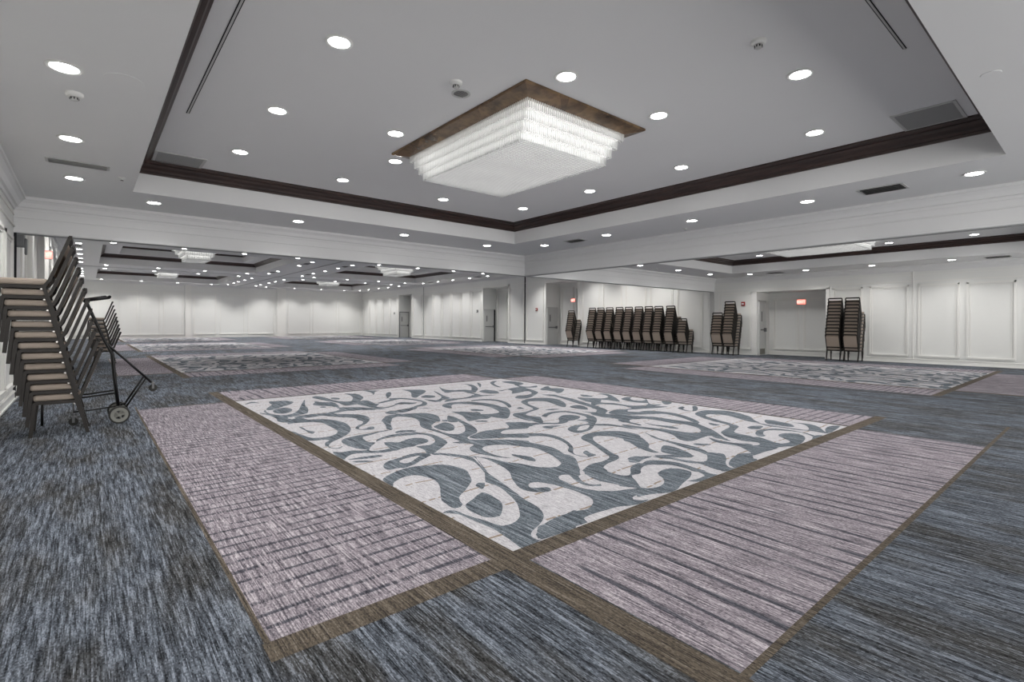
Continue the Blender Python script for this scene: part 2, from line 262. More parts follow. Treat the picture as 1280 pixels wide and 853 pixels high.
DARK = """
1,158 6,164 15,170 24,174 33,176 41,175 48,172 57,168 63,161 66,151 66,138 60,125 54,114 45,105 37,98 29,92 25,88 21,81 19,75 15,72 11,72 10,75 11,83 12,90 15,96 20,105 26,115 30,124 32,132 32,138 31,144 29,150 26,154 21,155 16,154 10,151 4,146 0,139 0,147
18,192 23,200 29,205 38,208 47,210 57,211 69,201 64,196 54,191 46,186 36,179 29,177 26,182 20,179 16,183
77,127 74,116 71,104 68,92 64,78 61,67 58,57 56,46 54,37 49,28 43,22 35,17 28,14 23,11 20,7 20,2 22,1 18,0 14,0 9,0 6,0 7,7 8,13 9,21 10,30 9,41 8,51 7,61 3,68 0,70 5,72 9,68 10,59 12,50 14,43 15,36 17,30 21,29 27,30 34,34 40,41 47,51 52,61 56,72 60,84 61,93 60,99 60,104 67,114
21,74 30,79 38,84 44,86 45,80 44,72 42,63 38,56 31,48 25,43 21,44 17,48 16,55 16,62 18,70
49,102 55,106 58,103 54,97 48,92 48,97
27,10 33,13 42,17 51,19 60,19 70,19 49,0 36,0 22,1 22,4 24,8
97,169 103,159 106,147 109,135 114,126 117,115 121,105 129,99 136,100 145,106 151,116 156,126 168,119 156,97 104,49 98,54 96,64 94,75 88,80 82,79 78,73 81,69 88,65 87,60 82,57 75,61 71,68 71,76 75,86 82,99 90,111 95,124 98,139 100,157
94,172 95,166 88,150 79,131 78,126 87,146 93,160 98,170
118,105 125,100 131,98 138,100 144,105 150,114 155,125 158,128 169,120 160,105 151,92 141,81 131,71 134,69 142,77 152,83 163,86 172,85 181,84 193,92 198,95 203,90 195,84 185,81 174,78 164,74 158,69 155,62 154,54 156,47 161,45 172,52 182,59 191,61 196,55 183,50 171,42 161,43 151,31 143,22 140,18 145,15 151,13 161,14 170,19 179,28 182,33 188,35 197,35 203,32 155,2 147,4 139,7 130,10 126,12 119,11 116,8 118,4 124,1 112,0 105,2 96,6 86,7 77,8 69,8 64,7 62,4 61,1 41,2 25,2 21,3 32,15 38,16 45,18 53,19 63,19 71,18 76,16 83,18 90,22 95,28 97,37 98,47 97,57 96,66 93,74 91,78
184,33 192,36 202,35 207,31 209,26 208,19 201,14 191,10 179,7 169,4 160,1 151,0 144,2 137,6 130,8 123,10 140,22 143,17 148,14 155,13 163,15 170,19 176,25 179,30
212,60 218,54 222,47 224,39 222,28 219,17 216,6 217,0 206,0 190,0 185,3 183,7 192,5 202,5 207,6 211,12 214,19 216,28 215,35 211,42 204,48 200,52 194,53 187,54 191,59 201,58
224,67 231,57 235,49 237,41 240,32 245,28 254,29 265,33 275,39 285,31 270,20 257,14 246,6 245,0 247,0 236,0 233,1 232,6 233,16 235,22 235,32 234,41 230,49 225,59
259,12 270,16 283,19 298,21 307,13 292,7 287,0 251,0 247,1 252,8
232,67 257,47 250,43 241,49 236,56
73,205 80,199 86,191 91,181 94,172 91,161 86,148 78,128 76,123 74,124 80,138 86,155 86,165 85,175 81,183 77,193 71,198
148,411 152,398 167,400 177,393 179,376 174,357 164,340 152,329 139,316 134,305 126,301 125,312 130,327 140,346 146,367 145,385 142,401 141,416
138,309 148,316 160,323 164,318 161,302 154,289 145,278 138,278 135,286 135,297
167,338 174,334 167,326 164,329
188,356 192,348 187,326 182,305 177,286 168,264 158,251 144,243 136,237 134,226 149,215 165,201 176,184 159,165 154,175 146,188 136,194 127,194 120,189 116,178 115,164 117,151 122,142 113,152 108,167 105,179 107,190 113,200 123,207 121,215 115,220 111,228 120,228 121,237 123,251 125,268 125,287 125,309 131,299 130,276 132,263 139,257 151,264 162,279 172,297 179,319 182,338 180,344
139,238 155,247 173,253 190,249 201,248 209,256 219,275 224,275 241,258 219,233 204,238 192,241 181,236 177,228 186,221 199,211 186,196 171,209 152,218 140,227
210,382 219,369 225,354 234,338 246,333 259,337 270,354 279,374 293,364 278,337 258,313 242,299 239,315 231,317 218,309 208,313 200,311 190,311 193,321 202,340 207,359
198,308 208,300 205,293 195,301
102,296 109,290 114,280 115,263 112,245 107,231 96,221 84,211 73,203 68,205 73,217 74,229 74,236 81,236 88,234 98,241 104,251 108,265 107,279 99,288
57,272 71,263 81,270 91,271 97,265 98,256 94,247 86,243 75,241 64,239 57,237 50,236
42,208 52,213 62,214 68,209 69,201 61,194 51,188 41,181 33,180 23,180 28,190 37,188 47,192 54,196 63,201 58,208 47,206 38,200
30,473 44,480 62,479 76,473 84,457 96,445 104,434 104,414 98,397 84,375 73,365 65,353 69,347 80,356 83,353 79,342 74,339 65,344 62,352 63,358 71,370 80,378 86,390 88,409 84,425 75,436 68,451 59,463 45,465 31,463
16,450 26,462 36,463 38,445 52,438 60,427 65,410 65,387 58,359 48,339 36,324 25,314 17,307 11,298 7,291 6,296 11,309 17,315 15,322 6,324 0,329 0,353 0,386 2,383 4,359 7,341 15,334 26,335 35,343 41,355 43,371 44,392 44,411 38,424 27,429 17,432 10,431
8,293 8,284 12,279 19,284 14,277 9,278 6,286
15,407 17,399 16,382 20,368 15,359 13,368 14,380 14,394
26,305 33,314 43,318 52,320 65,322 79,325 90,326 89,331 97,350 105,374 114,392 126,405 138,410 153,405 165,397 154,378 147,393 130,393 116,374 102,346 94,326 86,322 73,319 61,313 51,309 47,297 46,283 50,277 41,266 35,257 32,250 38,245 48,245 58,249 69,262 80,268 91,267 76,240 64,239 51,235 39,235 30,240 22,246 13,247 5,240 1,234 0,236 0,252 3,267 9,261 19,261 26,255 32,255 27,262 24,275 23,291
53,281 65,288 78,290 88,288 101,284 107,295 96,298 86,301 72,298 59,290
89,310 97,314 107,309 111,302 108,298 98,302 88,304
3,232 13,233 22,232 31,230 33,224 26,223 17,225 9,228
4,224 12,221 19,213 12,214 5,219
135,431 149,435 168,441 188,441 182,430 163,424 149,420 138,414
100,511 101,488 108,478 121,473 149,456 140,474 125,496
46,507 57,534 64,551 69,546 60,511 51,493 41,491 25,481 28,493 36,495
40,630 48,629 62,625 68,605 58,584 45,571 31,555 21,547 17,556 27,580 35,596 36,614
15,552 12,529 15,508 22,497 29,496 38,503 52,527 69,570 89,617 73,566 64,529 54,495 43,485 34,479 22,474 23,460 38,445 24,439 13,440 5,454 9,476 8,503 3,526 4,534 9,521 10,540
22,541 32,554 42,557 46,538 39,518 28,508 21,514 19,524
96,591 101,575 113,565 111,536 103,508 108,494 122,482 117,471 99,475 77,468 61,461 42,458 38,467 57,479 70,478 87,484 98,496 100,516 94,533 85,545 82,559 91,577
84,533 90,532 88,522 82,525
130,612 137,604 134,588 126,588 125,602
63,464 86,456 103,437 96,420 79,438 67,449
116,645 122,625 122,584 128,563 140,557 155,585 164,621 164,645 180,617 144,534 130,522 118,519 116,533 118,555 112,579 108,602 105,632
4,621 16,630 25,622 19,644 8,630
172,631 177,619 174,591 162,566 144,547 131,532 143,561 157,591
137,528 155,551 162,546 161,528 159,510 161,503 148,484 156,472 174,481 182,492 197,499 205,489 212,480 199,472 190,480 180,482 165,469 151,465 142,472 138,492 136,511
179,587 198,602 216,636 228,644 206,665 206,636 200,609 189,594
223,606 232,615 230,601 209,564 196,553 206,545 218,540 226,520 230,499 224,471 211,451 196,446 190,450 197,456 210,464 221,480 221,499 217,518 209,529 192,522 165,508 166,517 184,528 196,539 206,573
265,629 281,620 295,609 290,587 274,566 249,540 236,526 237,542 257,580 265,606
249,532 264,543 272,529 264,513 254,512 246,521
304,584 295,550 285,519 280,493 269,482 256,478 245,467 236,475 239,505 248,484 266,498 278,517 289,547
134,427 145,438 154,436 165,433 173,436 186,448 194,445 174,426 159,417 150,419 150,430 138,414
114,392 127,408 138,410 147,407 156,405 170,398 179,386 179,368 170,347 159,331 143,344 147,366 144,382 135,393 123,385 113,368 104,375
186,432 198,424 204,407 202,383 204,391 202,414 199,430
113,490 126,485 136,461 126,464 115,472 106,472
95,444 102,438 103,419 98,397 90,386 85,407 95,412 89,430
227,433 246,448 262,448 279,440 288,421 277,405 263,422 250,432 238,424 226,405 222,414
274,484 293,477 322,490 335,502 336,534 344,527 340,491 326,472 303,469 279,467 260,462 250,463
330,590 337,567 355,562 362,548 384,576 403,621 402,643 411,615 391,571 366,536 346,518 341,538 326,550 306,549 343,628
219,374 228,362 236,350 210,315 196,318 206,346
190,359 188,342 177,316 168,324
243,381 248,367 245,362 238,372
402,602 399,584 380,552 352,522 351,531
439,636 430,610 401,573 408,587
365,528 386,538 389,527 390,508 377,486 361,490 359,508
455,613 481,637 488,632 461,608 444,579 432,548 429,560
491,619 513,613 512,579 497,559 470,549 482,570 484,601
480,561 474,536 478,522 501,524 486,506 471,509 460,526
397,512 415,516 447,528 464,524 458,500 446,465 435,448 404,425 377,410 363,414 363,426 383,442 398,438 422,450 434,474 409,469 391,467 412,492 418,513 397,503
326,495 344,480 358,470 334,473 318,478
293,449 312,448 324,438 327,416 317,386 302,362 293,358 302,373 316,405 315,425 304,437 287,441
278,428 290,419 294,398 290,372 276,339 258,314 237,294 231,308 225,331 215,339 223,351 234,338 245,329 259,337 268,356 275,383 274,402 267,413
244,380 252,369 248,359 236,369
344,389 363,401 385,404 403,394 407,373 393,344 375,322 360,310 360,322 369,344 375,365 366,378 353,382 337,363 327,336 322,324 305,316 293,316 275,300 274,287 278,275 262,257 250,267 252,291 259,308 271,318 287,315 312,326 324,350 333,372
297,344 309,351 304,336
366,306 385,313 390,304 382,287 370,275 365,284
497,498 514,504 497,479 506,472 506,453 473,427 458,422 467,440 468,457 466,476
423,426 440,413 435,394 430,362 419,330 409,301 401,278 359,243 361,252 377,264 388,282 397,310 407,340 421,380 424,402
445,364 456,352 466,333 433,306 425,319 431,340
475,385 481,372 474,355 462,365
287,281 309,293 328,292 338,285 341,267 340,248 332,227 316,214 314,224 329,243 336,262 332,279 320,284 303,283 284,270
294,257 312,266 321,259 321,245 306,235 291,234 281,242
320,310 335,311 342,302 327,304
509,374 520,365 509,343 488,316 466,293 463,302 463,315 455,328 443,330 460,345 470,333 490,336 504,354
491,310 513,317 521,311 505,303 496,289 502,278 516,280 525,294 525,286 509,272 483,248 492,235 471,234 465,244 488,256 480,269 480,288
523,255 525,239 506,230 499,235
430,319 438,302 447,289 447,270 449,257 464,247 473,232 483,218 458,222 440,230 428,235 432,248 437,267 433,282 422,296 402,294
371,238 391,248 410,249 411,237 398,226 407,219 431,216 439,199 442,182 434,159 419,136 405,123 401,126 417,146 426,166 426,185 414,195 398,203 384,212 372,223
402,294 398,280 392,263 383,249 367,241 358,225 370,215 386,198 397,180 398,157 400,139 397,129 386,125 378,144 379,168 373,185 356,191 340,179 334,187 344,200 346,212 342,228 345,245 356,255 363,250 380,267 385,280
339,240 327,222 311,209 293,200
483,202 501,206 495,198 481,192 478,176 516,198 517,191 485,173 471,179 475,192
461,162 485,168 501,165 507,150 480,137 473,147 458,145 449,134 440,115 430,110 434,128 445,146
502,160 509,149 512,136 508,120 494,102 475,87 466,77 462,85 467,98 477,116 486,137 479,147
488,81 495,75 491,61 487,49 473,40 466,46 466,58 467,69
426,74 440,73 447,65 427,60 421,64 420,69
403,54 419,58 432,55 444,49 448,35 447,22 442,10 436,2 443,0 427,0 418,0 427,2 438,12 444,25 440,36 434,47 420,51 404,46 394,39 386,42 393,49
410,32 424,32 432,24 430,16 417,8 402,5 392,13 400,24
462,80 461,65 460,51 461,36 465,22 486,30 497,40 498,52 504,43 504,31 491,18 473,8 465,0 461,4 462,17 456,29 455,46 452,61
490,12 511,14 520,6 472,0 471,0 475,6
435,123 433,112 428,96 428,88 418,81 401,77 384,69 373,58 371,48 377,40 375,32 359,34 355,49 356,60 368,75 378,81 399,85 412,86 422,93 426,105 430,121
370,88 362,77 347,61 341,66 348,76
259,308 274,315 291,317 308,324 326,331 314,320 292,311 275,300 273,288 276,276 266,258 255,246 250,251 254,272 253,290
226,270 236,263 243,252 257,244 270,234 289,252 305,262 320,262 322,249 310,240 296,239 278,228 263,228 252,237 240,242 227,238 217,242 203,243
284,279 301,289 318,290 333,289 340,273 336,247 333,231 320,215 296,198 275,184 258,178 245,178 244,188 251,200 265,208 277,209 294,207 302,217 300,231 310,228 323,234 330,251 332,269 327,283 307,283 290,275
238,229 251,226 260,218 247,218 239,214 234,218
298,200 311,190 315,175 315,160 315,149 310,157 308,173 302,185 292,194
231,161 245,168 263,170 277,165 290,155 292,140 286,125 240,92 249,106 259,123 262,139 256,150 246,155 235,148 225,134 216,117 206,100 202,89 194,82 182,79 169,77 161,72 154,63 139,75 149,81 162,85 175,85 187,88 193,92 200,104 210,121 219,138 224,152
184,220 195,216 208,207 215,195 215,180 208,161 198,144 189,133 179,124 174,116 175,109 178,104 184,116 193,120 189,111 188,103 180,102 175,104 172,113 175,123 179,131 190,140 199,154 204,167 206,183 201,194 188,201 176,211
164,197 171,188 174,174 176,159 175,144 168,126 159,106 148,90 136,77 118,85 106,102 101,121 107,128 111,120 116,108 126,101 134,98 141,102 147,111 153,124 158,139 161,156 158,171 153,183
129,155 133,145 136,136 133,127 129,123 126,129 126,140 126,151
199,76 208,78 215,74 201,64 194,67
170,50 182,59 197,61 175,45
393,279 399,273 386,252 365,238 372,223 386,198 368,185 356,194 343,184 341,165 334,160 336,182 338,196 354,205 344,217 342,228 350,240 352,258 352,269 364,254 380,267
369,235 395,244 418,243 450,244 432,231 416,238 402,229 412,216 398,207 378,218
385,223 415,218 432,207 439,189 434,168 422,146 403,124 398,124 411,142 422,164 426,185 420,199 402,209 385,213 375,215
370,211 380,203 390,188 396,168 400,147 402,129 391,110 376,89 351,64 341,51 340,58 347,70 344,79 309,77 305,89 317,103 324,118 325,134 318,154 316,170 324,176 330,151 339,130 342,106 352,95 362,97 375,108 382,125 382,144 381,166 374,183 359,190 345,186 340,170 339,187
307,135 301,123 293,105 291,92 290,75 288,58 278,42 269,39 274,50 277,67 283,84 287,101 291,112
276,43 282,36 274,24 266,19 250,12 243,3 247,0 231,2 232,15 238,26 250,28 264,35
338,74 334,60 335,45 343,30 310,15 316,23 325,36 324,50 325,61
353,168 352,153 358,140 360,131 354,120 349,126 349,137 348,153
300,70 308,63 310,56 300,59 296,65
287,147 290,139 284,124 273,109 261,96 250,89 244,79 241,71 236,78 242,96 253,114 257,125
247,73 269,85 272,77 268,64 262,52 253,43 246,44 244,51 244,62
198,74 208,78 217,73 224,67 209,66 197,63 192,68
169,50 180,57 191,61 198,58 185,52 175,46
230,68 235,60 236,48 237,35 242,28 234,29 230,38 230,53 227,64
210,61 219,53 221,43 221,31 220,19 218,11 210,17 213,26 213,38 209,49 200,53 190,56 201,60
189,34 198,36 206,31 205,23
461,162 485,168 501,162 515,149 514,130 504,113 492,99 465,86 470,99 480,114 481,131 478,144 467,148 452,141 443,125 435,102 421,83 408,78 389,72 382,61 380,47 360,38 355,49 361,65 368,75 378,81 397,83 414,88 427,101 434,120 443,139 447,149
416,117 416,113 412,101 404,104 408,112
424,73 434,72 419,65
253,9 263,13 280,17 295,16 305,13 278,1 253,0 249,1 249,5
375,79 392,84 408,87 420,94 427,109 434,112 431,100 426,86 419,81 398,75 384,69 376,58 377,48 382,42 380,35 372,22 368,12 343,7 322,9 302,9 300,10 313,19 319,25 326,37 326,46 324,54 329,57 333,48 334,34 345,25 356,30 352,41 354,54 359,67
407,31 419,33 430,28 433,20 426,12 413,6 396,2 384,0 370,0 360,5 350,11 360,17 370,13 383,10 391,14 398,22
259,11 272,16 286,18 297,16 296,8 288,4 285,0 262,0 247,0 248,3 252,8
272,27 270,21 258,16 248,10 243,3 245,0 232,0 232,6
490,12 513,12 468,0 468,4
432,5 442,5 445,0 406,0 385,0 396,0 413,0
"""
LIGHT = """
35,196 40,201 47,203 54,204 59,203 52,197 43,190 37,189
127,69 134,69 131,59 129,49 126,44 122,45 118,49 118,56 122,63
112,77 117,79 122,77 121,72 117,65 114,58 113,49 118,43 123,41 127,41 130,36 133,29 138,21 130,24 121,27 112,34 108,42 106,48 106,57 108,67 109,73
129,49 131,43 133,33 126,33 122,39 124,44
260,193 276,202 288,200 274,189 262,185 254,187
"""
# ------------------------------------------------------------------ room dimensions (metres, camera above the origin)
XL, XR, YB, YH, YF = -.88, 20.4, -4.5, 10.95, 46.9      # left wall, right wall, open back run on for world fill, header, far wall
XH = 9.66                                               # second header
ZS, ZU, ZF = 3.15, 3.62, 4.2                            # near soffit, near upper ceiling, far ceiling
ZB = 2.6                                                # underside of the headers

# ------------------------------------------------------------------ carpet
def smooth(pts, k=3):
    n = len(pts); out = []
    for i in range(n):
        p0, p1, p2, p3 = (Vector(pts[(i + j) % n]) for j in (-1, 0, 1, 2))
        if (p2 - p1).length < .05 or (p2 - p1).length > 1.2: out.append(p1); continue
        for s in range(k):
            t = s / k
            out.append(.5 * (2 * p1 + (p2 - p0) * t + (2 * p0 - 5 * p1 + 4 * p2 - p3) * t * t + (3 * p1 - p0 - 3 * p2 + p3) * t ** 3))
    return out
def parse(s):
    r = []
    for ln in s.strip().splitlines():
        r.append([tuple(int(v) / 100 for v in q.split(',')) for q in ln.split()])
    return r
PX0, PX1, PY0, PY1 = 1.75, 7.0, 2.07, 8.72
fl = MB(); fmats = [M['field'], M['ivory'], M['slate'], M['pinkx'], M['pinky'], M['bronze']]
fl.quad((XL - .2, YB, 0), (XR + 1.3, YB, 0), (XR + 1.3, YF + .1, 0), (XL - .2, YF + .1, 0), 0)
RZ = [0]
def rect(ox, oy, x0, x1, y0, y1, z, mi):
    RZ[0] += 1; z += RZ[0] * 4e-6
    x0, x1, y0, y1 = max(x0 + ox, XL), min(x1 + ox, XR + 1), max(y0 + oy, YB), min(y1 + oy, YF)
    if x1 > x0 and y1 > y0: fl.quad((x0, y0, z), (x1, y0, z), (x1, y1, z), (x0, y1, z), mi)
polys = []
for src, z, mi in ((DARK, .0016, 2), (LIGHT, .0024, 1)):
    for pg in parse(src):
        pg = smooth(pg)
        pg = [Vector((min(max(q.x, 0), PX1 - PX0), min(max(q.y, 0), PY1 - PY0), 0)) for q in pg]
        if len(pg) < 3: continue
        polys.append((pg, tessellate_polygon([pg]), z + len(polys) * 6e-6, mi))
def carpet_tile(ox, oy):
    rect(ox, oy, PX0, PX1, PY0, PY1, .0008, 1)
    for pg, tris, z, mi in polys:
        vs = [(q.x + PX0 + ox, q.y + PY0 + oy, z) for q in pg]
        fl.add(vs, [tuple(t) for t in tris], mi)
    rect(ox, oy, .54, 1.60, 2.07, 8.70, .0008, 3)          # left mauve panel, ribs across
    rect(ox, oy, 7.07, 8.02, 2.07, 8.70, .0008, 3)         # right mauve panel
    rect(ox, oy, 1.76, 6.93, .84, 1.94, .0008, 4)          # near mauve panel, ribs lengthwise
    rect(ox, oy, 1.76, 6.93, 8.79, 10.05, .0008, 4)        # far mauve panel
    rect(ox, oy, 1.60, 1.75, .66, 10.10, .0012, 5)
    rect(ox, oy, .51, 8.10, 1.94, 2.07, .0014, 5)
    rect(ox, oy, 7.0, 7.045, 2.0, 10.1, .0012, 5)
    rect(ox, oy, .9, 8.0, 8.72, 8.76, .0012, 5)
    rect(ox, oy, 1.6, 8.5, .808, .84, .0012, 5)
    rect(ox, oy, .518, .54, 1.94, 9.0, .0012, 5)
for i in range(2):
    for j in range(4): carpet_tile(i * 10.73, j * 12.4)
struct('floor', fl, fmats, recalc=False)

# ------------------------------------------------------------------ ceilings, headers, coffers
ce = MB(); woodm = MB(); cnt = [0]
def trim(mb, mats, **k):
    cnt[0] += 1; return struct('trim_%d' % cnt[0], mb, mats, **k)
WP = [(0, -.18), (.02, -.18), (.03, -.155), (.055, -.15), (.07, -.115), (.105, -.085), (.125, -.05), (.16, -.045), (.175, -.03), (.20, -.02), (.20, 0)]
def wood_crown(x0, x1, y0, y1, z):
    m = MB(); m.sweep_rect(x0, x1, y0, y1, [(d, z + h) for d, h in WP])
    trim(m, M['wood'])
def coffer(x0, x1, y0, y1, zs, zu):
    ce.sweep_rect(x0, x1, y0, y1, [(0, zs), (0, zu)])
    wood_crown(x0, x1, y0, y1, zu)
near = [(.51, 7.92, .80, 9.36), (11.3, 18.72, .80, 9.36)]
for (bx0, bx1), (x0, x1, y0, y1) in zip(((XL, XH), (XH, XR)), near):
    ce.ring(bx0, bx1, YB, YH, x0, x1, y0, y1, ZS)
    coffer(x0, x1, y0, y1, ZS, ZU); ce.quad((x0, y0, ZU), (x1, y0, ZU), (x1, y1, ZU), (x0, y1, ZU))
cols = [(.45, 7.80), (11.3, 18.6)]; rows = [(13.1, 21.5), (25.1, 33.4), (37.0, 45.0)]
ys = [YH + .25, 23.1, 35.2, YF]
for ci, (x0, x1) in enumerate(cols):
    for ri, (y0, y1) in enumerate(rows):
        ce.ring((XL, 9.5)[ci], (9.5, XR)[ci], ys[ri], ys[ri + 1], x0, x1, y0, y1, ZF)
        coffer(x0, x1, y0, y1, ZF, ZF + .52)
        ix0, ix1, iy0, iy1 = x0 + .8, x1 - .8, y0 + .55, y1 - .55; z2 = ZF + .52
        ce.ring(x0, x1, y0, y1, ix0, ix1, iy0, iy1, z2)
        coffer(ix0, ix1, iy0, iy1, z2, z2 + .48); ce.quad((ix0, iy0, z2 + .48), (ix1, iy0, z2 + .48), (ix1, iy1, z2 + .48), (ix0, iy1, z2 + .48))
struct('ceiling', ce, M['ceil'], recalc=False)
# headers with operable-wall tracks and stepped mouldings
def header(x0, x1, y0, y1, along):
    m = MB(); m.box(x0, x1, y0, y1, ZB + .02, ZF + .02)
    if along == 'x':
        m.box(x0, x1, y0 - .012, y1 + .012, ZB, ZB + .035); m.box(x0, x1, y0 - .02, y0, 2.83, 2.85); m.box(x0, x1, y0 - .016, y0, 2.97, 2.985)
    else:
        m.box(x0 - .012, x1 + .012, y0, y1, ZB, ZB + .035)
        for a, b in ((x0 - .02, x0), (x1, x1 + .02)): m.box(a, b, y0, y1, 2.83, 2.85)
    trim(m, M['ceil'], bevel=.004)
    t = MB()
    if along == 'x': t.box(x0, x1, (y0 + y1) / 2 - .05, (y0 + y1) / 2 + .05, ZB - .006, ZB + .01)
    else: t.box((x0 + x1) / 2 - .05, (x0 + x1) / 2 + .05, y0, y1, ZB - .006, ZB + .01)
    trim(t, M['mesh'])
header(XL, XR, YH, YH + .25, 'x'); header(XH, XH + .25, YB, YH, 'y')
CP = [(0, -.20), (.02, -.20), (.03, -.16), (.06, -.15), (.09, -.09), (.13, -.05), (.15, -.045), (.15, 0)]
for x0, x1 in ((XL, XH), (XH + .25, XR)):
    m = MB(); m.sweep_rect(x0, x1, YB, YH, [(d, ZS + h) for d, h in CP]); trim(m, M['ceil'])
m = MB(); m.sweep_rect(XL, XR, YH + .25, YF, [(d * .7, ZF + h * .7) for d, h in CP]); trim(m, M['ceil'])
# ceiling tracks of the far rooms
m = MB(); m.box(XL, XR, 23.06, 23.14, ZF - .012, ZF); m.box(XL, XR, 35.16, 35.24, ZF - .012, ZF); m.box(9.46, 9.54, 11.2, YF, ZF - .012, ZF); trim(m, M['mesh'])

# ------------------------------------------------------------------ walls
alc = [(6.72, 9.18, 2.52), (18.75, 21.25, 3.58), (24.7, 27.35, 3.58), (37.1, 39.4, 3.6)]; XA = XR + 1.1
w = MB(); prev = YB
for y0, y1, zt in alc:
    w.box(XR, XR + .14, prev, y0, 0, 5.3); w.box(XR, XR + .14, y0, y1, zt, 5.3)
    w.box(XR + .14, XA + .1, y0 - .12, y0, 0, 3.9); w.box(XR + .14, XA + .1, y1, y1 + .12, 0, 3.9)
    w.box(XA, XA + .1, y0, y1, 0, 3.9); w.box(XR + .14, XA, y0, y1, zt, zt + .1); prev = y1
w.box(XR, XR + .14, prev, YF + .1, 0, 5.3); struct('wall_right', w, M['wall'])
w = MB(); w.box(XL - .14, XL, YB, YF + .1, 0, 5.3); struct('wall_left', w, M['wall'])
w = MB(); w.box(XL, XR, YF, YF + .14, 0, 5.3); struct('wall_far', w, M['wall'])
# picture-frame mouldings: each wall's own trim object
def frame_on_x(m, X, s, y0, y1, z0, z1, d=.028, wd=.05):
    a, b = (X - d, X) if s < 0 else (X, X + d)
    a2, b2 = (X - d * 1.7, X) if s < 0 else (X, X + d * 1.7)
    m.box(a, b, y0, y0 + wd, z0, z1); m.box(a, b, y1 - wd, y1, z0, z1); m.box(a, b, y0, y1, z1 - wd, z1); m.box(a2, b2, y0, y1, z0, z0 + wd)
    a3, b3 = (X - d * .5, X) if s < 0 else (X, X + d * .5)
    i = wd + .03
    m.box(a3, b3, y0 + i, y0 + i + .02, z0 + i, z1 - i); m.box(a3, b3, y1 - i - .02, y1 - i, z0 + i, z1 - i); m.box(a3, b3, y0 + i, y1 - i, z1 - i - .02, z1 - i)
def spread(y0, y1, pitch, gap):
    n = max(1, round((y1 - y0) / pitch)); p = (y1 - y0) / n
    return [(y0 + k * p + gap / 2, y0 + (k + 1) * p - gap / 2) for k in range(n)]
m = MB()
for a, b in [(5.40, 4.32), (4.08, 3.07), (2.91, 1.84), (1.66, .6), (.45, -.6)]: frame_on_x(m, XR, -1, b, a, .22, 2.53)
frame_on_x(m, XR, -1, 5.6, 6.5, .22, 2.53); frame_on_x(m, XR, -1, 9.4, 10.75, .22, 2.53)
m.box(XR - .02, XR, YB, YH, 2.62, 2.66); m.box(XR - .012, XR, YB, YH, 2.84, 2.86)
m.box(XR - .035, XR, 6.6, 6.72, 0, 2.56); m.box(XR - .035, XR, 9.18, 9.34, 0, 2.56); m.box(XR - .035, XR, 6.6, 9.34, 2.52, 2.62)
m.box(XR - .03, XR, 4.2, 4.215, 0, 3.1)
for a, b in spread(11.4, 18.55, 1.42, .2): frame_on_x(m, XR, -1, a, b, .22, 3.45)
for a, b in [(21.45, 22.95), (23.2, 24.55)]: frame_on_x(m, XR, -1, a, b, .22, 3.45)
for a, b in spread(27.5, 35.05, 1.25, .14): frame_on_x(m, XR, -1, a, b, .22, 3.45)
for a, b in spread(35.35, 37.0, 1.5, .2) + spread(39.6, 46.7, 1.4, .2): frame_on_x(m, XR, -1, a, b, .22, 3.45)
m.box(XR - .02, XR, YH + .25, YF, 3.66, 3.70)
for y0, y1, zt in alc[1:]:
    m.box(XR - .03, XR, y0 - .12, y0, 0, zt + .1); m.box(XR - .03, XR, y1, y1 + .12, 0, zt + .1); m.box(XR - .03, XR, y0 - .12, y1 + .12, zt, zt + .1)
for y0, y1, zt in alc:
    for a, b in spread(y0 + .1, y1 - .1, 1.1, .16): frame_on_x(m, XA, -1, a, b, .22, zt - .25)
trim(m, M['trim'])
m = MB()
for a, b in spread(1.0, 10.8, 1.05, .18): frame_on_x(m, XL, 1, a, b, .24, 2.5)
for a, b in spread(11.9, 16.2, 1.05, .2) + spread(18.4, 46.6, 1.3, .2): frame_on_x(m, XL, 1, a, b, .24, 3.5)
m.box(XL, XL + .02, YB, YH, 2.68, 2.71); m.box(XL, XL + .012, YB, YH, 2.86, 2.88)
for y in (12.9, 16.2, 18.0): m.box(XL, XL + .10, y, y + .28, 0, ZF - .1)
trim(m, M['trim'])
m = MB()
def frame_on_y(m, Y, x0, x1, z0, z1, d=.03, wd=.06):
    m.box(x0, x0 + wd, Y - d, Y, z0, z1); m.box(x1 - wd, x1, Y - d, Y, z0, z1); m.box(x0, x1, Y - d, Y, z1 - wd, z1); m.box(x0, x1, Y - d * 1.8, Y, z0, z0 + wd)
for a, b in [(XL + .1, .35), (.55, 1.42), (1.70, 2.88), (3.02, 4.26), (4.46, 5.75), (6.45, 8.0), (8.29, 10.1), (10.36, 12.4), (13.56, 15.5), (15.7, 17.9), (18.1, 20.2)]: frame_on_y(m, YF, a, b, .24, 3.5)
m.box(12.62, 13.35, YF - .12, YF, 0, ZF); m.box(5.9, 6.28, YF - .06, YF, 0, ZF); trim(m, M['trim'])
